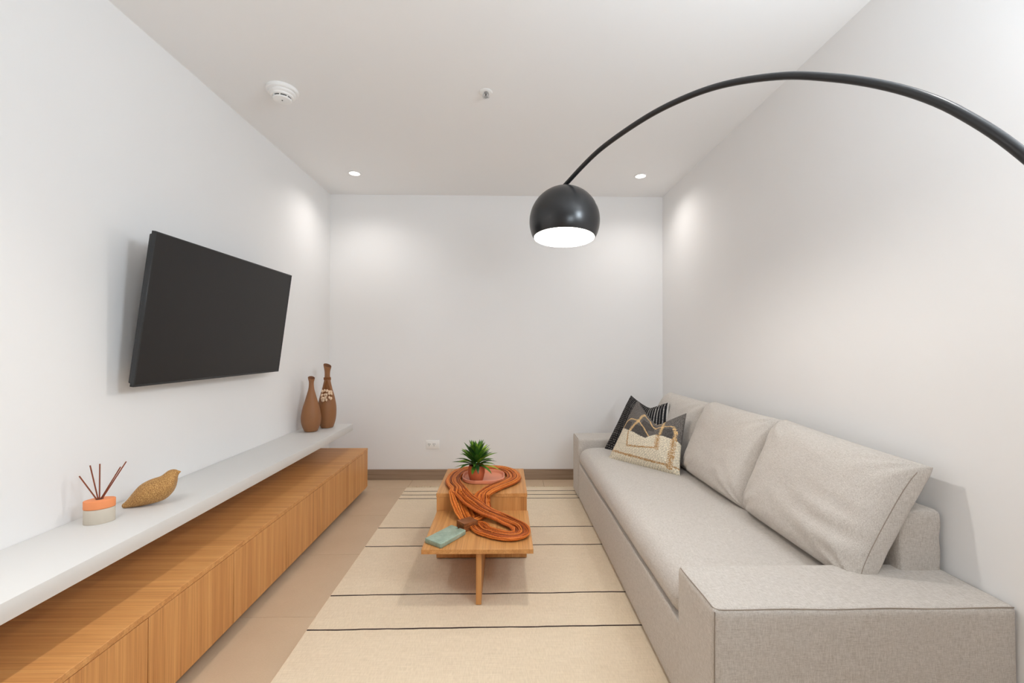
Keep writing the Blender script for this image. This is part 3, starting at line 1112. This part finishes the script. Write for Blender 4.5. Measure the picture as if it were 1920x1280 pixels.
def cushion_mesh(BL, BR, TR, TL, tf, tb, N=60, pinch=0.05, p=3.0, q=0.5, chop=0.0, wr=0.004, seed=0.0, color=None, fold=None, back_h=None, front_n=None):
    BL, BR, TR, TL = map(Vector, (BL, BR, TR, TL))
    bm = bmesh.new()
    cl = bm.verts.layers.float_color.new('pattern') if color else None
    nrm = (BR - BL).cross(TL - BL).normalized()
    if front_n is not None and nrm.dot(Vector(front_n)) < 0:
        nrm = -nrm

    def P(u_, v_):
        a, b = 2 * u_ - 1, 2 * v_ - 1
        uu = 0.5 + a * 0.5 * (1 - pinch * (1 - b * b))
        vv = 0.5 + b * 0.5 * (1 - (pinch if b > 0 else 0.0) * (1 - a * a))
        if chop:
            dd = (u_ - 0.62) / (0.62 if u_ < 0.62 else 0.38)
            if abs(dd) < 1:
                vv -= chop * max(0.0, 1 - math.sqrt(dd * dd + 0.012) / math.sqrt(1.012)) ** 1.1 * v_ ** 1.8
        return BL * (1 - uu) * (1 - vv) + BR * uu * (1 - vv) + TR * uu * vv + TL * (1 - uu) * vv

    def T(u_, v_):
        a, b = abs(2 * u_ - 1), abs(2 * v_ - 1)
        return (max(0, 1 - a ** p) * max(0, 1 - b ** p)) ** q

    grids = []
    for s, th in ((1, tf), (-1, tb)):
        g = []
        for j in range(N + 1):
            row = []
            for i in range(N + 1):
                # cluster samples at the rims
                u_, v_ = 0.5 - 0.5 * math.cos(PI * i / N), 0.5 - 0.5 * math.cos(PI * j / N)
                edge = i in (0, N) or j in (0, N)
                if s < 0 and edge:
                    row.append(grids[0][j][i])
                    continue
                tt = T(u_, v_)
                pos = P(u_, v_) + nrm * s * th * tt
                w_ = wr * noise.noise(Vector((u_ * 4 + seed, v_ * 4, seed * 1.7))) + 0.5 * wr * noise.noise(Vector((u_ * 9 + seed, v_ * 11, seed)))
                # radiating folds from the corners
                for cu, cv in ((0, 0), (1, 0), (0, 1), (1, 1)):
                    du, dv = u_ - cu, v_ - cv
                    rd = math.hypot(du, dv)
                    an = math.atan2(dv, du)
                    w_ += wr * 1.3 * math.exp(-(rd / 0.28) ** 2) * math.sin(an * 13 + seed * 3 + cu * 2 + cv)
                pos += nrm * s * w_ * min(1, tt * 2)
                if fold and s > 0:
                    pos += nrm * fold(u_, v_)
                vv_ = bm.verts.new(pos)
                if cl:
                    vv_[cl] = color(u_, v_, s)
                row.append(vv_)
            g.append(row)
        grids.append(g)
    for s, g in zip((1, -1), grids):
        for j in range(N):
            for i in range(N):
                a = (g[j][i], g[j][i + 1], g[j + 1][i + 1], g[j + 1][i])
                bm.faces.new(a if s > 0 else tuple(reversed(a)))
    bmesh.ops.recalc_face_normals(bm, faces=bm.faces[:])
    return bm


def back_cushion(y0, y1, seed, label, fold=None, zt=(0.86, 0.86), xt=(1.345, 1.345)):
    g = 0.004
    # u runs from the far end (y1) to the near end (y0) as seen from the room
    BL, BR = (1.165, y1 - g, 0.432), (1.165, y0 + g, 0.432)
    TL, TR = (xt[1], y1 - g, zt[1]), (xt[0], y0 + g, zt[0])
    t = thing('back_cushion', (1.165, (y0 + y1) / 2, 0.432), label, 'cushion', 'loose back cushions of the sofa')
    obj('cover', cushion_mesh(BL, BR, TR, TL, 0.125, 0.045, 56, 0.020, 4.5, 0.42, 0, 0.0045, seed, None, fold, front_n=(-1, 0, 0)), M['linen'], t)
    rim = []
    up_ = (Vector(TL) - Vector(BL)).normalized()
    out_ = (Vector(BR) - Vector(BL)).cross(Vector(TL) - Vector(BL)).normalized()
    if out_.x > 0:
        out_ = -out_
    for i in range(4, 38):
        s = i / 40
        b = 2 * s - 1
        us = 0.9925
        a = 2 * us - 1
        uu = 0.5 + a * 0.5 * (1 - 0.020 * (1 - b * b))
        tt = (max(0, 1 - a ** 4.5) * max(0, 1 - abs(b) ** 4.5)) ** 0.42
        p = Vector(BL).lerp(Vector(BR), uu).lerp(Vector(TL).lerp(Vector(TR), uu), s)
        rim.append(p + out_ * (0.125 * tt + 0.0008))
    obj('seam', tube(rim, 0.0014, 6), M['seam'], t, label='dark side seam')
    return t


def near_folds(u_, v_):
    w_ = max(0.0, min(1.0, (u_ - 0.45) / 0.3)) * max(0.0, min(1.0, (1.0 - u_) / 0.12)) * math.exp(-((v_ - 0.30) / 0.22) ** 2)
    return 0.0065 * w_ * math.sin(v_ * 34 - (u_ - 0.9) ** 2 * 9 + 1.0) + 0.004 * math.exp(-((u_ - 0.14) / 0.03) ** 2) * max(0.0, min(1, (v_ - 0.45) * 4)) * max(0.0, min(1, (0.95 - v_) * 6))


back_cushion(1.392, 2.070, 1.3, 'loose linen back cushion at the near end of the sofa', near_folds, (0.828, 0.870), (1.388, 1.345))
back_cushion(2.070, 2.755, 4.1, 'loose linen back cushion in the middle of the sofa', None, (0.862, 0.866))
back_cushion(2.755, 3.462, 7.7, 'loose linen back cushion at far end of sofa behind the pillows', None, (0.85, 0.848))

# ------------------------------------------------------------------ throw pillows
CREAM, TAN, DKG, BRN = lin(240, 229, 206), lin(226, 190, 138), lin(112, 107, 103), lin(190, 152, 108)


BOUND = [(0, .47), (.044, .462), (.213, .438), (.338, .431), (.456, .410), (.562, .404), (.619, .470), (.706, .522), (.806, .500), (.894, .483), (.95, .500), (1.0, .469)]
# tan stitched lines: (points, half width, with rungs)
TANL = [([(.262, .46), (.35, .681), (.369, .925)], .017, True), ([(.369, .925), (.519, .894), (.60, .77), (.681, .663)], .014, False),
        ([(.075, .46), (.106, .575), (.181, .65), (.363, .694), (.494, .60), (.606, .456)], .014, False), ([(.54, .99), (.725, .80)], .008, False),
        ([(.763, .86), (.765, .70), (.756, .525)], .015, True), ([(.681, .675), (.75, .719), (.838, .712), (.919, .70)], .011, False), ([(.925, .663), (.944, .612), (.944, .48)], .015, True)]
BRNL = [([(.738, .506), (.738, .269)], .022, True), ([(.30, .194), (.45, .213), (.606, .244), (.738, .269)], .016, False), ([(.231, .425), (.275, .262), (.29, .194)], .014, False),
        ([(.938, .48), (.919, .219), (.89, .06)], .024, True), ([(.012, .105), (.281, .075), (.513, .07), (.688, .07), (.869, .075), (.994, .085)], .016, False)]


def seg_hit(u_, v_, lines, jit):
    for pts_, w_, rung in lines:
        acc = 0.0
        for (ax_, ay_), (bx_, by_) in zip(pts_, pts_[1:]):
            ex, ey = bx_ - ax_, by_ - ay_
            LL = ex * ex + ey * ey
            t_ = ((u_ - ax_) * ex + (v_ - ay_) * ey) / LL
            tc_ = min(1.0, max(0.0, t_))
            d_ = math.hypot(u_ - ax_ - ex * tc_, v_ - ay_ - ey * tc_) + jit
            if rung:
                if d_ < w_ * 0.45 or (d_ < w_ * 1.5 and math.sin((acc + tc_ * math.sqrt(LL)) * 240) > -0.1):
                    return True
            elif d_ < w_ * 0.8:
                return True
            acc += math.sqrt(LL)
    return False


def pattern_front(u_, v_, s):
    if s < 0:
        return DKG
    jit = 0.004 * noise.noise(Vector((u_ * 60, v_ * 60, 0)))
    for (ua, va), (ub, vb) in zip(BOUND, BOUND[1:]):
        if ua <= u_ <= ub:
            edge = va + (vb - va) * (u_ - ua) / (ub - ua) + jit
            break
    if v_ > edge:
        if seg_hit(u_, v_, TANL, jit):
            return TAN
        n_ = 0.5 + 0.5 * noise.noise(Vector((u_ * 110, v_ * 60, 3)))
        m_ = 0.35 + 1.4 * n_
        dk = (0.10 < u_ < 0.24 and v_ < 0.60) or (0.29 < u_ < 0.58 and v_ < 0.60) or (0.42 < u_ < 0.66 and 0.6 < v_ < 0.80) or (0.77 < u_ < 0.93 and v_ < 0.66)
        if dk:
            m_ *= 0.62
        return (DKG[0] * m_, DKG[1] * m_, DKG[2] * m_, 1)
    if seg_hit(u_, v_, BRNL, jit) and noise.noise(Vector((u_ * 80, v_ * 80, 1))) > -0.3:
        return BRN
    m_ = 0.90 + 0.14 * math.sin(v_ * 200) * (1 if math.sin(u_ * 170 + int(v_ * 32) * 1.5) > 0 else -1)
    m_ = min(m_, 1.02)
    return (CREAM[0] * m_, CREAM[1] * m_, CREAM[2] * m_, 1)


BK, WH = lin(42, 41, 43), lin(214, 210, 204)


def pattern_black(u_, v_, s):
    if s < 0:
        return BK
    if u_ > 0.985:
        return WH
    if u_ > 0.66:
        c_ = (u_ - 0.66) / 0.325 * 7
        if abs(c_ - round(c_)) < 0.13 and math.sin(v_ * 230) > -0.35:
            return WH
        return BK
    c_ = u_ / 0.66 * 16
    if abs(c_ - round(c_)) < 0.20 and math.sin(v_ * 190 + round(c_) * 1.7) > 0.55:
        return lin(160, 156, 150)
    return BK


t = tag(obj('throw_pillow', cushion_mesh((0.770, 3.365, 0.428), (1.125, 2.96, 0.436), (1.175, 3.105, 0.820), (1.046, 3.600, 0.815), 0.080, 0.055, 150, 0.055, 2.6, 0.55, 0.17, 0.003, 2.2, pattern_black, front_n=(-0.6, -0.8, 0.3)), M['black_pillow'], None, (0.95, 3.2, 0.43)),
        'black pillow with white stitched dashes leaning at far sofa arm', 'pillow', 'throw pillows on the sofa')
t = tag(obj('throw_pillow', cushion_mesh((0.735, 3.080, 0.430), (1.066, 2.645, 0.434), (1.150, 2.745, 0.798), (1.004, 3.285, 0.812), 0.095, 0.06, 170, 0.05, 2.6, 0.55, 0.36, 0.003, 5.9, pattern_front, front_n=(-0.8, -0.6, 0.3)), M['pattern_pillow'], None, (0.9, 2.86, 0.43)),
        'cream and charcoal woven pillow with tan stitching, in front of the black one', 'pillow', 'throw pillows on the sofa')

# ------------------------------------------------------------------ arc floor lamp
LX, LY = 0.25, 1.86
DX, DY = 0.49972, -0.86618
arc = [(0.003, 1.900), (0.142, 1.949), (0.248, 1.975), (0.402, 1.991), (0.532, 1.992), (0.667, 1.976), (0.781, 1.946), (0.907, 1.895), (1.009, 1.836), (1.090, 1.780), (1.160, 1.721), (1.221, 1.655),
       (1.293, 1.554), (1.39, 1.38), (1.47, 1.18), (1.53, 0.95), (1.565, 0.70), (1.58, 0.40), (1.58, 0.045)]
bxy = (LX + DX * 1.58, LY + DY * 1.58)
t = thing('arc_floor_lamp', (bxy[0], bxy[1], 0), 'black arc floor lamp with domed shade hanging over the coffee table', 'floor lamp')
pts = resample(catmull([(LX + DX * s, LY + DY * s, z) for s, z in arc], 10), 150)
obj('arc_pole', tube(pts, 0.0092, 16), M['black_metal'], t)
obj('base', lathe([(0, 0.0005), (0.165, 0.0005), (0.168, 0.006), (0.166, 0.034), (0.158, 0.042), (0.02, 0.044), (0.02, 0.07), (0, 0.07)], 48, (bxy[0], bxy[1], 0)), M['black_metal'], t)
dome_c = Vector((0.2545, 1.86, 1.751))
R_ = 0.1495
rotm = Matrix.Rotation(math.radians(-5.0), 3, 'X') @ Matrix.Rotation(math.radians(1.5), 3, 'Y')
zc = -0.072
a1 = math.acos(zc / R_)
outer = [(R_ * math.sin(a1 * i / 40), R_ * math.cos(a1 * i / 40)) for i in range(41)]
outer[0] = (0.0, R_)
ri = R_ - 0.0025
a2 = math.acos(zc / ri)
inner = [(ri * math.sin(a2 * i / 36), ri * math.cos(a2 * i / 36)) for i in range(37)]
inner[0] = (0.0, ri)
sh = lathe(outer + [(ri * math.sin(a2), zc)], 64, tuple(dome_c), rotm)
obj('shade', sh, M['black_metal'], t)
obj('shade_lining', lathe([(r - 0.0004, z - 0.0004) for r, z in inner[1:]], 64, tuple(dome_c), rotm), M['shade_white'], t, label='white inside of the shade')
obj('shade_cap', lathe([(0.020, R_ - 0.0045), (0.019, R_ + 0.002), (0.012, R_ + 0.005), (0.0, R_ + 0.006)], 24, tuple(dome_c), rotm), M['black_metal'], t)
bp = dome_c + rotm @ Vector((0, 0, 0.03))
obj('socket', lathe([(0, 0.115), (0.018, 0.115), (0.018, 0.058), (0, 0.058)], 20, tuple(dome_c), rotm), M['shade_white'], t)
obj('bulb', lathe([(0.0, 0.058), (0.014, 0.056), (0.020, 0.040), (0.030, 0.012), (0.029, -0.004), (0.020, -0.018), (0.0, -0.024)], 28, tuple(dome_c), rotm), M['bulb'], t)
d = bpy.data.lights.new('bulb_light', 'POINT')
d.energy = DOME_POWER
d.color = (1.0, 0.96, 0.91)
d.shadow_soft_size = 0.032
o = bpy.data.objects.new('bulb_light', d)
COL.objects.link(o)
o.parent = t
o.location = dome_c + rotm @ Vector((0, 0, -0.058)) - Vector((bxy[0], bxy[1], 0))
